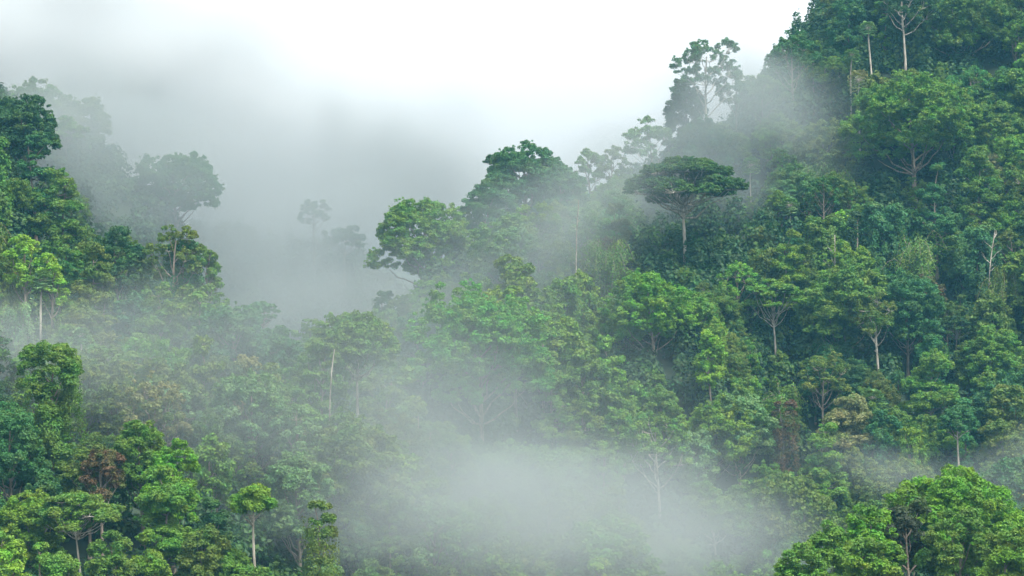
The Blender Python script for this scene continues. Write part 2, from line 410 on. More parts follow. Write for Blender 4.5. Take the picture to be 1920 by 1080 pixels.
def mesh_obj(name, verts, faces, mat, parent=None, smooth=True):
    me = bpy.data.meshes.new(name)
    verts = np.asarray(verts, np.float32); faces = np.asarray(faces, np.int32)
    me.vertices.add(len(verts)); me.vertices.foreach_set('co', verts.ravel())
    k = faces.shape[1]
    me.loops.add(faces.size); me.loops.foreach_set('vertex_index', faces.ravel())
    me.polygons.add(len(faces)); me.polygons.foreach_set('loop_start', np.arange(0, faces.size, k, dtype=np.int32))
    me.polygons.foreach_set('use_smooth', np.full(len(faces), smooth, dtype=bool))
    me.update(calc_edges=True)
    me.materials.append(mat)
    o = bpy.data.objects.new(name, me)
    sc.collection.objects.link(o)
    if parent: o.parent = parent
    return o

# terrain: fine near, coarse far
ys = np.concatenate([np.arange(-60, 800, 5.0), np.arange(800, 1641, 40.0)])
xs = np.concatenate([np.arange(-1400, -300, 50.0), np.arange(-300, 300, 5.0), np.arange(300, 1401, 50.0)])
gx, gy = np.meshgrid(xs, ys)
gzz = ground(gx.ravel(), gy.ravel())
nv = np.stack([gx.ravel(), gy.ravel(), gzz], 1)
ny, nx = gx.shape
ii = (np.arange(ny - 1)[:, None] * nx + np.arange(nx - 1)[None]).ravel()
terrain = mesh_obj('ground', nv, np.stack([ii, ii + 1, ii + nx + 1, ii + nx], 1), GROUND)
terrain['kind'] = 'structure'
terrain['label'] = 'steep forested hillsides and valley floor under the trees'

# ------------------------------------------------------------------ tree building
def unit(v): return v / (np.linalg.norm(v, axis=-1, keepdims=True) + 1e-9)

class Wood:
    def __init__(s): s.v = []; s.f = []; s.n = 0
    def tube(s, pts, radii, k=6):
        pts = np.asarray(pts, float); radii = np.asarray(radii, float)
        t = unit(np.gradient(pts, axis=0))
        ref = np.array([0.3, 0.9, 0.2]); a = unit(np.cross(t, ref)); b = np.cross(t, a)
        ang = np.arange(k) * 2 * math.pi / k
        ring = (np.cos(ang)[None, :, None] * a[:, None] + np.sin(ang)[None, :, None] * b[:, None])
        v = pts[:, None] + ring * radii[:, None, None]
        m = len(pts)
        s.v.append(v.reshape(-1, 3))
        i = np.arange(m - 1)[:, None] * k + np.arange(k)[None]
        j = np.arange(m - 1)[:, None] * k + (np.arange(k)[None] + 1) % k
        s.f.append(np.stack([i, j, j + k, i + k], -1).reshape(-1, 4) + s.n)
        s.n += m * k
    def limb(s, a, b, r0, r1, rng, sag=0.15, k=5, seg=6):
        a = np.asarray(a, float); b = np.asarray(b, float)
        t = np.linspace(0, 1, seg)[:, None]
        L = np.linalg.norm(b - a)
        mid = (a + b) / 2 + np.array([0, 0, -sag * L]) + rng.normal(0, 0.06 * L, 3)
        p = (1 - t) ** 2 * a + 2 * t * (1 - t) * mid + t ** 2 * b
        p[1:-1] += rng.normal(0, 0.025 * L, (seg - 2, 3))
        s.tube(p, np.linspace(r0, r1, seg), k)

class Leaves:
    def __init__(s): s.c = []; s.n = []; s.z = []
    def clump(s, c, r, rng, size, dens=1.0, up=0.35, shell=0.72, droop=0.0):
        r = np.asarray(r, float)
        area = 2 * math.pi * (r[0] * r[0] + 2 * r[0] * r[2]) / 1.6
        k = max(6, int(dens * 1.5 * area / (size * size * 0.62)))
        d = unit(rng.normal(0, 1, (k * 2, 3)))
        keep = rng.random(k * 2) < np.clip(0.65 + 0.6 * d[:, 2], 0.12, 1)
        d = d[keep][:k]
        # uneven surface so that the clump breaks into sprigs
        ph = rng.random(3) * 6
        bump = 1 + 0.16 * np.sin(d[:, 0] * 7 + ph[0]) * np.sin(d[:, 1] * 7 + ph[1]) + 0.1 * np.sin(d[:, 2] * 9 + ph[2])
        rad = (shell + (1 - shell + 0.12) * rng.random(len(d)) ** 0.7) * bump
        s.c.append(c + d * rad[:, None] * r)
        nn = d / r * r.mean() * 0.75 + np.array([0, 0, up]) + rng.normal(0, 0.42, (len(d), 3))
        s.n.append(unit(nn)); s.z.append(size * (0.65 + 0.7 * rng.random(len(d))))
    def add(s, c, n, z): s.c.append(np.asarray(c)); s.n.append(unit(np.asarray(n))); s.z.append(np.asarray(z))
    def build(s, name, rng, parent, mat, aspect=0.55, asize=None):
        c = np.concatenate(s.c); n = np.concatenate(s.n); z = np.concatenate(s.z)[:, None]
        u = unit(np.cross(n, unit(rng.normal(0, 1, c.shape)))); v = np.cross(n, u)
        bend = n * z * 0.12
        P = np.stack([c - u * z * 0.62 - bend, c + v * z * aspect * .8, c + u * z * 0.62 - bend, c - v * z * aspect * .8], 1).reshape(-1, 3)
        F = np.arange(len(P)).reshape(-1, 4)
        return mesh_obj(name, P, F, mat, parent, smooth=False)

def make_tree(name, H, R, cb, style, rng, leaf=0.42, pale=False, dens=1.0, hero=False):
    """H total height, R crown radius, cb height of the crown's underside. Returns the Empty with its parts."""
    root = bpy.data.objects.new(name, None)
    root.empty_display_size = 1
    sc.collection.objects.link(root)
    W = Wood(); Lv = Leaves()
    ch = H - cb
    tr = max(0.14, 0.0145 * H) if style != 'bare' else min(.2, max(.12, .009 * H))
    lean = rng.normal(0, 0.03, 2) * H
    if hero and R > 8 and style in ('umbrella', 'dome'): tr = max(tr, 0.52)
    def trunk_pt(t):
        return np.array([lean[0] * t * t + 0.25 * math.sin(t * 5 + 1), lean[1] * t * t, H * t])
    def trunk_to(zt, r_end=0.35):
        ts = np.linspace(0, zt / H, 9)
        rr = tr * (1 - (1 - r_end) * (ts / ts[-1])) * (1 + 0.9 * np.exp(-ts * H / 1.2))
        P = np.array([trunk_pt(t) for t in ts]); P[0, 2] -= 2.0
        W.tube(P, rr, 8)
    def lobe(c, r, flat, nc, cr, boughs=True, attach=None, sub=False):
        cmax = 0.95 if leaf > 0.4 else 0.72
        if flat < 0.6: cmax *= 0.9
        if cr > cmax:
            nc = int(nc * (cr / cmax) ** 1.8); cr = cmax
        """one bough: a limb from the trunk and a head of clumps round c"""
        c = np.asarray(c, float)
        if boughs:
            za = attach if attach is not None else max(cb * (0.75 if not hero else 1.0), c[2] - 0.55 * math.hypot(c[0], c[1]) - 0.2 * ch)
            za = min(za, c[2] - 0.2)
            W.limb(trunk_pt(min(za, H * .93) / H), c - np.array([0, 0, r * flat * 0.4]), tr * 0.42, tr * 0.12, rng, 0.12)
        for i in range(nc):
            d = unit(rng.normal(0, 1, 3)); d[2] = abs(d[2]) * 1.1 - 0.35
            d = unit(d)
            out = unit(np.array([c[0], c[1], 0]) + 1e-6)
            d = unit(d + 0.25 * out)
            q = c + d * np.array([r, r, r * flat]) * (0.75 + 0.3 * rng.random())
            s = cr * (0.5 + 0.85 * rng.random() ** 1.3)
            Lv.clump(q, (s, s, s * ((0.62 + .3 * rng.random()) if flat > 0.6 else 0.5)), rng, leaf, dens)
            if i % 2 == 0:                                # a sprig standing out of the outline
                e = c + d * np.array([r, r, r * flat]) * (1.08 + (0.12 if hero else 0.26) * rng.random())
                Lv.clump(e, np.array([1, 1, .9]) * cr * (.28 + .22 * rng.random()), rng, leaf * .9, dens * .8)
            if sub and rng.random() < 0.6:
                W.limb(c - np.array([0, 0, r * flat * 0.4]), q - np.array([0, 0, s * .3]), tr * 0.12, 0.03, rng, 0.05, 4, 4)
    if style in ('dome', 'oval', 'open'):
        trunk_to(cb + ch * 0.75)
        nl = {'dome': int(rng.integers(10, 22)), 'oval': 11, 'open': 11}[style]
        lk = (16 / nl) ** .5 if style == 'dome' else 1.0
        if hero and style == 'dome': nl = max(nl, 17); lk = 1.06
        skew = rng.normal(0, .16 if not hero else .05, 2) * R; prof = rng.uniform(-.25, .35)
        hz = ch * (0.5 if style != 'oval' else 0.5)
        cz = cb + hz
        ga = 2.399963
        ph = rng.random() * 6
        for i in range(nl):
            t = (i + 0.5) / nl
            z = 1 - (1.75 if style == 'dome' else 1.4) * t
            rr = math.sqrt(max(0, 1 - z * z))
            a = ph + i * ga + rng.normal(0, .2)
            k = (0.56 + 0.24 * rng.random() + (0.06 if style == 'open' else 0)) * (1 - prof * z * .5)
            c = trunk_pt(cz / H) * np.array([1, 1, 0]) + np.array([math.cos(a) * rr * R * k, math.sin(a) * rr * R * k, cz + z * hz * k / max(.8, 1 - prof * z * .5)])
            c[:2] += skew * (z + .3)
            lr = lk * R * (0.37 if style != 'open' else 0.36) * (0.75 + 0.5 * rng.random())
            lobe(c, lr, min(1.0, hz / R * .95), {'dome': 12, 'oval': 11, 'open': 9}[style], max(0.55, R * (0.155 if style != 'open' else 0.13)),
                 boughs=True, sub=(style == 'open'))
    elif style == 'umbrella':
        trunk_to(cb + ch * 0.3)
        nl = 30 if hero and R > 8 else 20
        for i in range(nl):
            t = (i + 0.5) / nl
            a = i * 2.399963 + rng.normal(0, .15)
            rr = math.sqrt(t) * R * 0.84
            z = cb + ch * (0.84 - 0.5 * t ** 1.6 + rng.normal(0, .05)) - (ch * .16 if i % 4 == 3 else 0)
            lobe((math.cos(a) * rr, math.sin(a) * rr, z), R * 0.24 * (0.75 + .5 * rng.random()), 0.5, 10, R * 0.13, attach=cb + ch * (-.12 + .3 * rng.random()), sub=True)
    elif style == 'tiers':
        trunk_to(cb + ch * 0.85)
        nt_ = 5
        for k in range(nt_):
            f = k / (nt_ - 1)
            z = cb + ch * (0.12 + 0.78 * f)
            rad = R * (1.0 - 0.62 * f ** 1.5)
            m = max(3, int(8 * (1 - .5 * f)))
            for i in range(m):
                a = 2 * math.pi * (i + rng.random() * .7) / m + k * 1.3
                rr = rad * (0.66 + .3 * rng.random()) * (0.8 if k < nt_ - 1 else .45)
                c = (math.cos(a) * rr, math.sin(a) * rr, z + rng.normal(0, .10) * ch - 0.16 * rr)
                lobe(c, R * 0.27 * (0.7 + .6 * rng.random()), 0.62, 9, R * 0.135, attach=z - 0.25 * rr - .4, sub=rng.random() < .4)
            if k in (1, 2, 3):
                for i in range(3):
                    a = rng.random() * 6.28; rr = rad * .35 * rng.random()
                    lobe((math.cos(a) * rr, math.sin(a) * rr, z), R * .25, .5, 6, R * .15, boughs=False)
    elif style == 'column':
        trunk_to(cb + ch * 0.9)
        m = 9
        for k in range(m):
            f = (k + .5) / m
            z = cb + ch * f
            prof = math.sin(math.pi * min(1, 0.18 + f * 0.78)) ** 0.6
            for i in range(2):
                a = rng.random() * 6.28; rr = R * .5 * prof
                lobe((math.cos(a) * rr, math.sin(a) * rr, z), R * .42 * prof, 1.1, 8, R * .2, boughs=(i == 0), attach=max(z - 1.2, .5))
    elif style == 'vine':
        trunk_to(H * 0.85)
        m = 10
        for k in range(m):
            f = (k + .5) / m
            z = cb * .4 + (H - cb * .4) * f
            prof = 0.55 + 0.45 * math.sin(f * 9 + 1) * (0.4) + 0.25 * f
            for i in range(3):
                a = 2.1 * i + k * 1.7 + rng.normal(0, .4)
                rr = R * .5 * prof
                c = np.array([math.cos(a) * rr, math.sin(a) * rr, z])
                lobe(c, R * .34 * prof, 1.0, 7, R * .17, boughs=(k > 5 and i == 0))
        for i in range(34):                                  # curtains of hanging creeper
            a = rng.random() * 6.28; z = cb * .5 + (H - cb * .5) * (.35 + .55 * rng.random())
            rr = R * (.55 + .4 * rng.random())
            L = ch * (.14 + .2 * rng.random())
            kk = int(L * 26)
            tt = rng.random(kk)
            p = np.stack([math.cos(a) * rr + rng.normal(0, .28, kk), math.sin(a) * rr + rng.normal(0, .28, kk), z - tt * L], 1)
            nn = np.array([math.cos(a), math.sin(a), .25]) + rng.normal(0, .4, (kk, 3))
            Lv.add(p, nn, leaf * (.6 + .6 * rng.random(kk)))
    elif style == 'bamboo':
        m = 30
        for i in range(m):
            a = rng.random() * 6.28; reach = R * (.35 + .75 * rng.random()); top = H * (.62 + .38 * rng.random())
            b = np.array([math.cos(a), math.sin(a), 0.]); s0 = b * R * .2 * rng.random()
            t = np.linspace(0, 1, 9)[:, None]
            P = s0 + b * reach * t ** 2.2 + np.array([0, 0, 1.]) * (top * (1 - (1 - t) ** 2) * 1.0 - top * .28 * np.clip(t - .7, 0, 1) / .3 * t ** 3)
            W.tube(P, np.linspace(.09, .025, 9), 4)
            kk = int(300 * dens)
            tt = (.25 + .75 * rng.random(kk))
            base = np.stack([np.interp(tt, t[:, 0], P[:, j]) for j in range(3)], 1)
            hang = np.abs(rng.normal(0, .9, kk)) * R * .16
            p = base + rng.normal(0, R * .075, (kk, 3)) - np.array([0, 0, 1.]) * hang[:, None]
            nn = b * .7 + np.array([0, 0, .5]) + rng.normal(0, .4, (kk, 3))
            Lv.add(p, nn, leaf * (.7 + .6 * rng.random(kk)))
    elif style == 'palm':
        W.tube([trunk_pt(t) + np.array([0, 0, -2. if t == 0 else 0]) for t in np.linspace(0, (cb + ch * .45) / H, 8)], np.linspace(tr * .8, tr * .55, 8), 8)
        top = trunk_pt((cb + ch * .45) / H)
        for i in range(34):
            a = i * 2.399963; el = 1.25 - 2.1 * (i / 34.)      # radians above horizontal, lower ones hang
            L = R * (.62 + .2 * rng.random())
            dr = np.array([math.cos(a) * math.cos(el), math.sin(a) * math.cos(el), math.sin(el)])
            hub = top + dr * L * .55
            W.tube([top, top + dr * L * .3, hub], [.05, .04, .03], 4)
            side = unit(np.cross(dr, [0, 0, 1.0]) + 1e-6); upv = np.cross(side, dr)
            for q in np.linspace(-1.25, 1.25, 13):             # fan of blades
                bd = dr * math.cos(q) + side * math.sin(q)
                ts = np.array([.18, .45, .8])
                pp = hub + bd * L * .62 * ts[:, None] - np.array([0, 0, 1.]) * (L * .28 * ts[:, None] ** 2)
                Lv.add(pp, np.tile(upv + rng.normal(0, .15, 3), (3, 1)) + bd * .2, np.full(3, leaf * 1.15))
    elif style == 'bare':
        ts = np.linspace(0, 1, 10)
        P = np.array([trunk_pt(t) + rng.normal(0, .05, 3) for t in ts]); P[0, 2] -= 2
        W.tube(P, np.linspace(tr * .8, .08, 10), 7)
        for i in range(int(3 + R * 3)):
            t = .45 + .5 * rng.random(); a = rng.random() * 6.28
            b = trunk_pt(t) + np.array([math.cos(a), math.sin(a), .9]) * R * (.35 + .6 * rng.random())
            W.limb(trunk_pt(t), b, .1, .03, rng, .05, 5, 5)
            e = b + np.array([math.cos(a + .8), math.sin(a + .8), .8]) * R * .3
            W.limb((trunk_pt(t) + b) / 2, e, .05, .02, rng, .0, 4, 4)
    if pale and style in ('umbrella', 'open', 'tiers') and R > 4:
        pass
    tn = mesh_obj('trunk', np.concatenate(W.v), np.concatenate(W.f), PALE_BARK if pale else BARK, root)
    crown = None
    if Lv.c:
        crown = Lv.build('crown', rng, root, LEAF)
    return root, crown, tn

def set_color(o, c):
    o.color = (c[0], c[1], c[2], 1)

def art(s):
    return ' '.join(s.split())

# hero trees
LAND = []
for i, h in enumerate(HEROES):
    px, top, wd, bot, style, col, d, foot, name, label = h
    rng = np.random.default_rng(1000 + i)
    x, y = (px - 960) * K * d, float(d)
    g = gz(x, y)
    zt = (540 - top) * K * d
    H = zt - g
    R = wd * K * d / 2
    if style == 'bare':
        H = max(H, 6); cb = H * .6
    else:
        H = max(H, 7.0)
        cbz = (540 - bot) * K * d - g
        cb = min(max(cbz, H * 0.16), H - R * 0.45)
        if foot and style in ('dome', 'open', 'tiers'): cb = max(H * .2, cb - .25 * (H - cb))
        if not foot and style in ('dome', 'tiers', 'open', 'oval', 'vine') and d < 600:
            cb = min(cb, H * (0.22 if style != 'open' else 0.34))     # crowns of a closed forest reach far down
    pale = style in ('bare', 'palm') or (bool(foot) and ('white' in label or 'pale' in label or 'bare' in label))
    if label.startswith('wide flat') or label.startswith('massive') or label.startswith('bright green domed'):
        pale = label.startswith('wide flat')
    leaf = 0.22 if d < 320 else 0.30
    if (bot - top) * K * d > (H - cb) * 1.25 and style != 'bare': print('SQUASH', label, round(H, 1), round(cb, 1), round((bot - top) * K * d, 1))
    root, crown, tn = make_tree(name, H, R, cb, style, rng, leaf=leaf, pale=pale, hero=True)
    root.location = (x, y, zt - H)
    root['label'] = label
    root['category'] = {'palm_tree': 'palm', 'bamboo': 'bamboo', 'dead_tree': 'dead tree', 'vine_covered_tree': 'tree'}.get(name, 'tree')
    root['group'] = {'palm_tree': 'palms among the forest trees', 'bamboo': 'bamboo thickets on the slopes', 'dead_tree': 'bare white dead trunks in the forest'}.get(name, 'trees of the rainforest slopes')
    if crown:
        set_color(crown, col)
    exp_bot = foot if foot else top + (bot - top) * 0.7
    LAND.append((px, top, wd, exp_bot, d, label, foot, bot))

# ------------------------------------------------------------------ prototypes copied over the slopes
PROTO_DEF = [  # name, H, R, cb, style, leaf, density, weight
 ('broadleaf_tree', 19, 6.2, 3, 'dome', .46, 1.0, 8), ('broadleaf_tree', 18, 5.2, 2, 'dome', .40, 1.0, 8),
 ('broadleaf_tree', 21, 7.4, 4, 'dome', .52, .95, 7), ('broadleaf_tree', 17, 4.4, 1.5, 'dome', .42, 1.0, 8),
 ('broadleaf_tree', 16, 6.6, 3, 'dome', .38, 1.0, 6), ('broadleaf_tree', 22, 5.6, 5, 'dome', .50, .8, 6),
 ('broadleaf_tree', 15, 3.6, 1, 'dome', .55, .9, 6), ('broadleaf_tree', 20, 8.0, 7, 'dome', .44, .9, 4),
 ('slender_tree', 20, 4.6, 6, 'open', .44, .9, 4), ('slender_tree', 19, 3.4, 3, 'oval', .42, 1.0, 6),
 ('slender_tree', 18, 5.6, 4, 'open', .40, .7, 4), ('slender_tree', 21, 2.8, 3, 'column', .48, .8, 5),
 ('layered_tree', 18, 6.2, 3, 'tiers', .42, 1.0, 4), ('layered_tree', 17, 4.6, 2, 'tiers', .48, .9, 5),
 ('umbrella_tree', 21, 6.4, 14, 'umbrella', .44, 1.0, 1.0),
 ('vine_covered_tree', 17, 3.4, 3, 'vine', .42, 1.0, 6), ('vine_covered_tree', 15, 4.4, 2, 'vine', .46, 1.0, 6),
 ('bamboo', 13, 5.5, 1, 'bamboo', .46, 1.0, 8), ('bamboo', 11, 4.6, 1, 'bamboo', .42, 1.0, 7),
 ('palm_tree', 15, 3.0, 12, 'palm', .60, 1.0, 2.6),
 ('dead_tree', 15, 2.2, 9, 'bare', .46, 1.0, 0.25),
]
PROTOS = []
for i, (nm, H, R, cb, st, lf, dn, wt) in enumerate(PROTO_DEF):
    rng = np.random.default_rng(500 + i)
    root, crown, tn = make_tree(nm, H, R, cb, st, rng, leaf=lf * .73, dens=dn, pale=st in ('palm', 'bare'))
    PROTOS.append((root, crown, tn, nm, H, R, st))
used = [False] * len(PROTOS)
WEIGHTS = np.array([p[7] for p in PROTO_DEF]); WEIGHTS /= WEIGHTS.sum()

SIL = np.array([(-80, 175), (0, 190), (90, 250), (130, 345), (180, 400), (260, 440), (300, 470), (410, 500), (425, 560), (520, 600), (600, 625), (700, 610), (735, 640), (760, 660)])
SILR = np.array([(700, 600), (735, 470), (760, 410), (880, 400), (890, 340), (960, 300), (1040, 300), (1090, 320), (1180, 300), (1250, 250), (1290, 230), (1340, 200), (1380, 185), (1440, 130), (1520, 80), (1560, 10), (1600, -80), (2000, -120)])
def sil_ok(px, pt, x, y):
    if 320 < y < 480 and px < 760 and pt < np.interp(px, SIL[:, 0], SIL[:, 1]): return False
    if y > 400 and px > 700 and pt < np.interp(px, SILR[:, 0], SILR[:, 1]): return False
    if y < 342 and 395 < px < 1400: return False
    if 470 < y < 536 and 1160 < px < 1420 and pt < 480: return False
    if y > 480 and px < 700: return y < 560 and pt > 640
    if y < 275 and px > 1300 and pt < np.interp(px, [1420, 1480, 1560, 1660, 1700, 1760, 1900], [1075, 1040, 1000, 960, 940, 930, 930]): return False
    if y < 275 and px < 1420: return pt > 1000 if px < 200 else False
    if 275 <= y <= 325 and pt < np.interp(px, [-80, 0, 160, 230, 340, 390, 440, 560, 640, 720, 1200, 1400], [740, 760, 780, 830, 850, 930, 985, 1075, 1075, 1090, 1120, 1120]): return False
    return True

prng = np.random.default_rng(42)
cand = []
for yv in np.arange(232, 660, 4.8):
    half = 1140 * K * yv
    for xv in np.arange(-half, half, 5.4):
        cand.append((xv + prng.normal(0, 1.7), yv + prng.normal(0, 1.5)))
cand = np.array(cand)
cg = ground(cand[:, 0], cand[:, 1])
# horizon line of the canopy per picture column, front to back, to leave out what nothing shows of
order = np.argsort(cand[:, 1])
COLS = np.full(240, 1120.0)          # lowest picture row still free, per 10 px column from -100
fill = []
heroes_xy = np.array([((h[0] - 960) * K * h[6], h[6], h[2] * K * h[6] / 2) for h in HEROES if h[4] != 'bare'])
hero_sorted = sorted([(h[6], h[0], h[1], h[2], h[3]) for h in HEROES if h[4] != 'bare'])
hi = 0
def raise_cols(px, top, wd, bot):
    for c in range(int((px - wd / 2 + 200) / 10), int((px + wd / 2 + 200) / 10) + 1):
        if 0 <= c < 240:
            u = ((c * 10 - 195 - px) / (wd / 2)) if wd else 0
            e = top + (bot - top) * .5 * (1 - math.sqrt(max(0, 1 - min(1, u * u))))
            COLS[c] = min(COLS[c], e)
for k in order:
    x, y = cand[k]; g = cg[k]
    while hi < len(hero_sorted) and hero_sorted[hi][0] <= y:
        raise_cols(hero_sorted[hi][1], hero_sorted[hi][2] + 12, hero_sorted[hi][3] * .8, hero_sorted[hi][4]); hi += 1
    pi = int(prng.choice(len(PROTOS), p=WEIGHTS))
    if y < 285 and PROTOS[pi][6] in ('bare',): pi = 0
    _, _, _, nm, H, R, st = PROTOS[pi]
    s = 0.55 + 0.75 * prng.random() ** 1.2
    if y < 320: s *= 0.95
    hd = np.hypot(heroes_xy[:, 0] - x, heroes_xy[:, 1] - y)
    if (hd < heroes_xy[:, 2] * 0.75 + R * s * 0.35).any(): continue
    px, pt = project((x, y, g + H * s))
    pw = 2 * R * s / (K * y)
    ok = sil_ok(px, pt, x, y)
    tries = 0
    while not ok and tries < 3:
        s *= 0.8; tries += 1
        px, pt = project((x, y, g + H * s)); pw = 2 * R * s / (K * y)
        ok = sil_ok(px, pt, x, y)
    if not ok: continue
    # keep the trees of the list in the open
    bad = False
    for (lx, lt, lw, lb, ld, _, foot, cbt) in LAND:
        if y < ld and abs(px - lx) < (lw * .42 + pw * .4 if pt < cbt else 10 + pw * .42) and pt < lb - 6:
            bad = True; break
    if bad:
        s2 = s * .55
        px2, pt2 = project((x, y, g + H * s2)); pw2 = 2 * R * s2 / (K * y)
        for (lx, lt, lw, lb, ld, _, foot, cbt) in LAND:
            if y < ld and abs(px2 - lx) < (lw * .42 + pw2 * .4 if pt2 < cbt else 10 + pw2 * .42) and pt2 < lb - 6:
                break
        else:
            bad = False; s, px, pt, pw = s2, px2, pt2, pw2
    if bad: continue
    if px < -130 or px > 2060: continue
    # hidden entirely?
    c0 = max(0, int((px - pw / 2 + 200) / 10)); c1 = min(239, int((px + pw / 2 + 200) / 10))
    if c1 <= c0: continue
    show = np.mean(COLS[c0:c1 + 1] > pt + 6)
    if show < 0.3: continue
    fill.append((x, y, g, s, pi, px, pt, pw))
    raise_cols(px, pt, pw * .9, pt + pw * .6)
# low crowns that close round the feet of the bare trunks
for h in HEROES:
    if not h[7] or h[7] > 1060: continue
    y = h[6] - 6.0; x = (h[0] + 6 - 960) * K * y; g = gz(x, y)
    pi = int(prng.choice([0, 1, 3, 4, 6])); Hp = PROTOS[pi][4]
    s = ((540 - h[7] + 4) * K * y - g) / Hp
    if s < 0.22: continue
    fill.append((x, y, g, min(s, 1.3), pi, h[0] + 6, h[7] - 4, 2 * PROTOS[pi][5] * min(s, 1.3) / (K * y)))
print('FILL', len(fill))

TONES = [DK, TEAL, MID, GRN, BRT, OLV, YOL, PALE, BEI, LIME, RED]
SHAPE = {'dome': 'rounded', 'open': 'airy', 'oval': 'narrow', 'tiers': 'layered', 'umbrella': 'flat topped', 'vine': 'creeper hung', 'column': 'slim upright',
         'bamboo': 'drooping bamboo', 'palm': 'fan', 'bare': 'bare white'}
NOUN = {'bamboo': 'clump', 'palm_tree': 'palm', 'dead_tree': 'dead tree'}
def direction(dx, dy):
    a = math.degrees(math.atan2(dy, dx)) % 360
    return ['just right of', 'above and right of', 'straight above', 'above and left of', 'just left of', 'below and left of', 'straight below', 'below and right of'][int((a + 22.5) // 45) % 8]
SHORT = {}
for L in LAND:
    SHORT[L[5]] = ' '.join(L[5].split())
seen = {}
def copy_tree(pi, loc, s, rot, tone):
    root, crown, tn, nm, H, R, st = PROTOS[pi]
    if not used[pi]:
        used[pi] = True
        r, c = root, crown
    else:
        r = root.copy(); sc.collection.objects.link(r)
        t2 = tn.copy(); sc.collection.objects.link(t2); t2.parent = r
        c = None
        if crown:
            c = crown.copy(); sc.collection.objects.link(c); c.parent = r
    r.location = loc; r.rotation_euler = (0, 0, rot); r.scale = s
    if c: set_color(c, tone)
    return r

def hill_word(x, y, px):
    if y < 275: return 'foreground knoll' if px > 1000 else 'near corner'
    if y < 325: return 'near left wood' if px < 900 else 'valley'
    if y < 480 and px < 760: return 'left slope'
    if px < 760: return 'far misty slope'
    return 'mountainside'

mrng = np.random.default_rng(99)
for (x, y, g, s, pi, px, pt, pw) in fill:
    st = PROTOS[pi][6]; nm = PROTOS[pi][3]
    # tone: broad patches across the slope, and single odd ones
    v = math.sin(x / 23.0 + 1.3) + math.sin(y / 17.0 + x / 40.0) + mrng.normal(0, 0.9)
    if y < 275: tones, = ([BRT, GRN, YOL, MID],)
    else: tones = [DK, TEAL, MID, OLV, MID, GRN, OLV, GRN, YOL]
    ti = int(np.clip((v + 2.6) / 5.2 * len(tones), 0, len(tones) - 1))
    tone = tones[ti]
    r_ = mrng.random()
    if r_ < .05: tone = PALE
    elif r_ < .065: tone = BEI
    elif r_ < .08: tone = LIME
    elif r_ < .084: tone = RED
    if st == 'palm': tone = PALE
    jit = 1 + mrng.normal(0, .12)
    t2 = tuple(max(.012, q * jit * (1 + mrng.normal(0, .06))) for q in tone)
    sx = s * (1 + mrng.normal(0, .07))
    o = copy_tree(pi, (x, y, g), (sx, sx * (1 + mrng.normal(0, .08)), s), mrng.random() * 6.28, t2)
    # label: look, then nearest listed tree
    big = 'small' if pw < 62 else ('large' if pw > 115 else 'medium')
    cy_ = pt + pw * .35
    best = sorted(LAND, key=lambda L: math.hypot(L[0] - px, (L[1] + L[7]) / 2 - cy_) + (0 if abs(L[4] - y) < 70 else 120))
    lab = None
    look = f"{big} {TONE[tone]} {SHAPE[st]} {NOUN.get(nm, 'tree')}" if st != 'bare' else f"{big} {SHAPE[st]} dead tree"
    if st == 'palm': look = f"{big} pale fan palm"
    if st == 'bamboo': look = f"{big} {TONE[tone]} drooping bamboo clump"
    for L in best[:14]:
        room = 16 - len(look.split())
        dr = direction(L[0] - px and (px - L[0]), -(cy_ - (L[1] + L[7]) / 2))
        sh = LSHORT = L[5]
        words = sh.split()
        rel = dr.split() + ['the']
        ref = words[:max(3, room - len(rel))]
        while ref and ref[-1] in ('a', 'the', 'on', 'in', 'of', 'with', 'at', 'by', 'and', 'under', 'to', 'above', 'below', 'behind', 'beside', 'against', 'between', 'its', 'from', 'just', 'over', 'among', 'near', 'into', 'two', 'left', 'right', 'bare', 'thin', 'white', 'dark', 'long', 'straight', 'drifting', 'misty', 'light', 'lone', 'lumpy', 'massive', 'pale', 'low', 'thick', 'slender', 'layered', 'forked', 'largest', 'fan', 'half', 'down', 'high', 'upper', 'straw', 'coloured', 'skyline'):
            ref.pop()
        lab = art(f"{look} {' '.join(rel)} {' '.join(ref)}")
        if lab not in seen: break
    seen[lab] = seen.get(lab, 0) + 1
    o['label'] = lab
    o['category'] = {'bamboo': 'bamboo', 'palm_tree': 'palm', 'dead_tree': 'dead tree'}.get(nm, 'tree')
    o['group'] = {'palm_tree': 'palms among the forest trees', 'bamboo': 'bamboo thickets on the slopes', 'dead_tree': 'bare white dead trunks in the forest'}.get(nm, 'trees of the rainforest slopes')
print('DUP LABELS', [k for k, v in seen.items() if v > 1][:10], sum(v - 1 for v in seen.values()))
for i, u in enumerate(used):
    if not u:
        for o in PROTOS[i][:3]:
            if o: bpy.data.objects.remove(o)

# ------------------------------------------------------------------ undergrowth: nobody could count it
urng = np.random.default_rng(5)
Lu = Leaves()
cnt = 0
pts = []
for yv in np.arange(225, 690, 4.2):
    half = 1420 * K * yv
    m = int(2 * half / 4.2)
    pts.append(np.stack([urng.uniform(-half, half, m), yv + urng.uniform(-2, 2, m)], 1))
pts = np.concatenate(pts)
pg = ground(pts[:, 0], pts[:, 1])
for (x, y), g in zip(pts, pg):
    hgt = urng.uniform(1.0, 7.5) if y > 330 else urng.uniform(.5, 5)
    r = urng.uniform(1.6, 3.0)
    if abs(x) > 1090 * K * y and urng.random() < .5: hgt = urng.uniform(7, 15); r *= 1.4      # beyond the frame the forest goes on
    Lu.clump(np.array([x, y, g + hgt * .6]), (r, r, hgt * .6 + .6), urng, 0.7, dens=0.6)
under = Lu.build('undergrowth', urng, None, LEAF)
under['kind'] = 'stuff'
under['label'] = 'dense green shrubs and saplings covering the slopes between the trees'
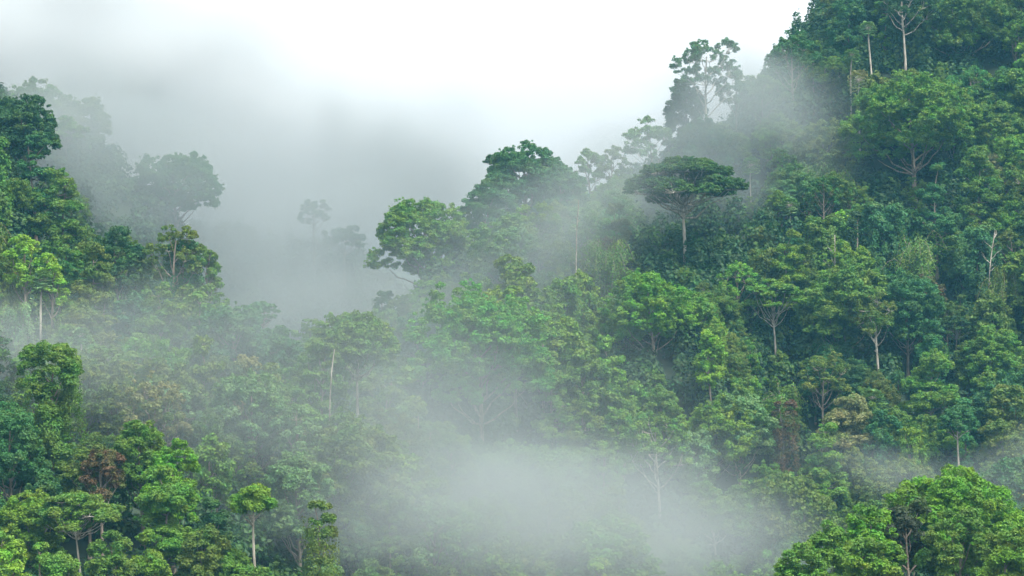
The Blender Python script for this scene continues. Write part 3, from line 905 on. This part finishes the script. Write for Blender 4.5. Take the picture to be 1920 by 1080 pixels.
set_color(under, (0.022, 0.064, 0.018))

# ------------------------------------------------------------------ haze and mist
def volume_mat(name, color, density, aniso=0.0, attr='density'):
    m, nt = new_mat(name)
    o = N(nt, 'ShaderNodeOutputMaterial'); v = N(nt, 'ShaderNodeVolumePrincipled')
    v.inputs['Color'].default_value = (*color, 1)
    v.inputs['Density'].default_value = density
    v.inputs['Anisotropy'].default_value = aniso
    v.inputs['Density Attribute'].default_value = attr
    nt.links.new(v.outputs[0], o.inputs['Volume'])
    return m

zlo = gzz.min() - 1.0
def box(name, x0, x1, y0, y1, z0, z1, mat):
    v = [(x, y, z) for z in (z0, z1) for y in (y0, y1) for x in (x0, x1)]
    f = [(0, 2, 3, 1), (4, 5, 7, 6), (0, 1, 5, 4), (2, 6, 7, 3), (0, 4, 6, 2), (1, 3, 7, 5)]
    return mesh_obj(name, v, f, mat, smooth=False)
haze = box('haze', -1450, 1450, -70, 1660, zlo, max(200.0, gzz.max() + 40), volume_mat('haze', (0.18, 0.54, 0.78), 0.00015, attr=''))
haze['kind'] = 'stuff'
haze['label'] = 'thin bluish air between the camera and the far slopes'

# puffs: (px, py, distance, half width px, half height px, half depth m, density)
PUFFS = [
 # fog filling the gap behind the left ridge
 (600, 440, 590, 300, 220, 60, .026),
 (560, 570, 560, 260, 130, 50, .026),
 (280, 250, 590, 340, 170, 30, .030),
 (640, 340, 650, 400, 190, 50, .022),
 (900, 330, 680, 260, 130, 50, .012),
 (100, 190, 520, 260, 130, 26, .036),
 (400, 420, 500, 300, 150, 20, .020),
 (180, 270, 480, 240, 140, 16, .034),
 # wide thin veils
 (650, 820, 372, 900, 400, 56, .0050),
 (1000, 460, 485, 420, 260, 26, .0050),
 (980, 1080, 315, 600, 220, 42, .0090),
 # mist over the left slope
 (420, 700, 338, 460, 190, 18, .020),
 (120, 620, 350, 260, 110, 14, .022),
 (430, 600, 378, 260, 90, 12, .016),
 (620, 860, 324, 340, 180, 20, .026),
 (640, 1000, 304, 210, 140, 12, .040),
 # valley fog
 (960, 1070, 302, 500, 160, 34, .030),
 (980, 1040, 325, 480, 120, 30, .022),
 (760, 990, 312, 240, 120, 16, .032),
 (590, 980, 302, 240, 150, 10, .045),
 (1640, 890, 310, 260, 80, 14, .026),
 (900, 1050, 335, 700, 130, 26, .013),
 (860, 900, 365, 560, 150, 26, .012),
 (1300, 1000, 360, 360, 140, 30, .026),
 (1120, 980, 370, 340, 110, 20, .014),
 (1250, 860, 405, 330, 110, 10, .014),
 (1040, 800, 402, 220, 100, 12, .012),
 (780, 760, 375, 280, 140, 16, .0095),
 # mist drifting up the mountainside
 (880, 490, 470, 300, 170, 16, .030),
 (1090, 430, 480, 250, 190, 18, .030),
 (1250, 300, 522, 230, 130, 16, .030),
 (1300, 400, 518, 230, 130, 13, .060),
 (1400, 210, 530, 220, 120, 16, .034),
 (1540, 250, 518, 190, 130, 12, .016),
 (980, 600, 446, 260, 110, 10, .020),
 (1900, 870, 400, 190, 80, 16, .022),
]
def mist_bank(label, color, PUFFS, MINB, MAXB, RES):
    mm_ = volume_mat('mist', color, 1.0, 0.0)
    mme = bpy.data.meshes.new('mist')
    mist = bpy.data.objects.new('mist', mme); sc.collection.objects.link(mist)
    mist['kind'] = 'stuff'
    mist['label'] = label
    g = bpy.data.node_groups.new('mist_density', 'GeometryNodeTree')
    g.interface.new_socket('Geometry', in_out='OUTPUT', socket_type='NodeSocketGeometry')
    def M(op, a, b=None, c=None):
        nn = g.nodes.new('ShaderNodeMath'); nn.operation = op
        for i, q in enumerate((a, b, c)):
            if q is None: continue
            if hasattr(q, 'links') or hasattr(q, 'is_linked'): g.links.new(q, nn.inputs[i])
            else: nn.inputs[i].default_value = q
        return nn.outputs[0]
    def VM(op, a, b):
        nn = g.nodes.new('ShaderNodeVectorMath'); nn.operation = op
        for i, q in enumerate((a, b)):
            if hasattr(q, 'is_linked'): g.links.new(q, nn.inputs[i])
            else: nn.inputs[i].default_value = q
        return nn.outputs['Value'] if op == 'LENGTH' else nn.outputs['Vector']
    pos = g.nodes.new('GeometryNodeInputPosition').outputs[0]
    nzw = g.nodes.new('ShaderNodeTexNoise'); nzw.inputs['Scale'].default_value = 0.016; nzw.inputs['Detail'].default_value = 3
    g.links.new(pos, nzw.inputs['Vector'])
    wv = VM('MULTIPLY', VM('SUBTRACT', nzw.outputs['Color'], (.5, .5, .5)), (70, 30, 56))
    wp = VM('ADD', pos, wv)
    tot = broad = None
    for (px, py, d, hw, hh, ry, den) in PUFFS:
        c = unproject(px, py, d)
        rx, rz = hw * K * d, hh * K * d
        q = VM('MULTIPLY', VM('SUBTRACT', wp, tuple(c)), (1 / rx, 1 / (ry * 1.25), 1 / rz))
        ln = g.nodes.new('ShaderNodeVectorMath'); ln.operation = 'LENGTH'; g.links.new(q, ln.inputs[0])
        mr = g.nodes.new('ShaderNodeMapRange'); mr.interpolation_type = 'SMOOTHSTEP'
        g.links.new(ln.outputs['Value'], mr.inputs['Value'])
        mr.inputs['From Min'].default_value = 0.1; mr.inputs['From Max'].default_value = 1.05
        mr.inputs['To Min'].default_value = den; mr.inputs['To Max'].default_value = 0
        if den < 0.0095:                                  # wide thin veil: left smooth
            broad = mr.outputs[0] if broad is None else M('ADD', broad, mr.outputs[0])
        else:
            tot = mr.outputs[0] if tot is None else M('ADD', tot, mr.outputs[0])
    nzd = g.nodes.new('ShaderNodeTexNoise'); nzd.inputs['Scale'].default_value = 0.03; nzd.inputs['Detail'].default_value = 7
    mp = VM('MULTIPLY', wp, (1.0, 1.0, 1.5)); g.links.new(mp, nzd.inputs['Vector'])
    mod = g.nodes.new('ShaderNodeMapRange'); g.links.new(nzd.outputs['Fac'], mod.inputs['Value'])
    mod.inputs['From Min'].default_value = .36; mod.inputs['From Max'].default_value = .66
    mod.inputs['To Min'].default_value = .22; mod.inputs['To Max'].default_value = 1.62
    dens = M('MULTIPLY', tot, mod.outputs[0])
    if broad is not None: dens = M('ADD', dens, broad)
    vc = g.nodes.new('GeometryNodeVolumeCube')
    g.links.new(dens, vc.inputs['Density'])
    vc.inputs['Min'].default_value = MINB; vc.inputs['Max'].default_value = MAXB
    for ax, rv in zip('XYZ', RES): vc.inputs['Resolution ' + ax].default_value = rv
    sm = g.nodes.new('GeometryNodeSetMaterial'); sm.inputs['Material'].default_value = mm_
    go = g.nodes.new('NodeGroupOutput')
    g.links.new(vc.outputs[0], sm.inputs[0]); g.links.new(sm.outputs[0], go.inputs[0])
    md = mist.modifiers.new('mist', 'NODES'); md.node_group = g

UPPER = [
 (60, 20, 650, 620, 300, 60, .050),
 (360, 230, 650, 560, 280, 60, .024),
 (820, 200, 700, 900, 320, 60, .0050),
 (800, 330, 690, 420, 200, 50, .014),
]
mist_bank('white mist banks drifting through the valley and over the slopes', (0.43, 0.475, 0.48), PUFFS, (-200, 255, -85), (190, 720, 125), (170, 175, 110))
mist_bank('high pale cloud lying on the far end of the valley', (0.76, 0.795, 0.805), UPPER, (-240, 560, -60), (240, 800, 150), (70, 45, 60))  # mist again, coloured paler: the stronger light up there is put into its colour
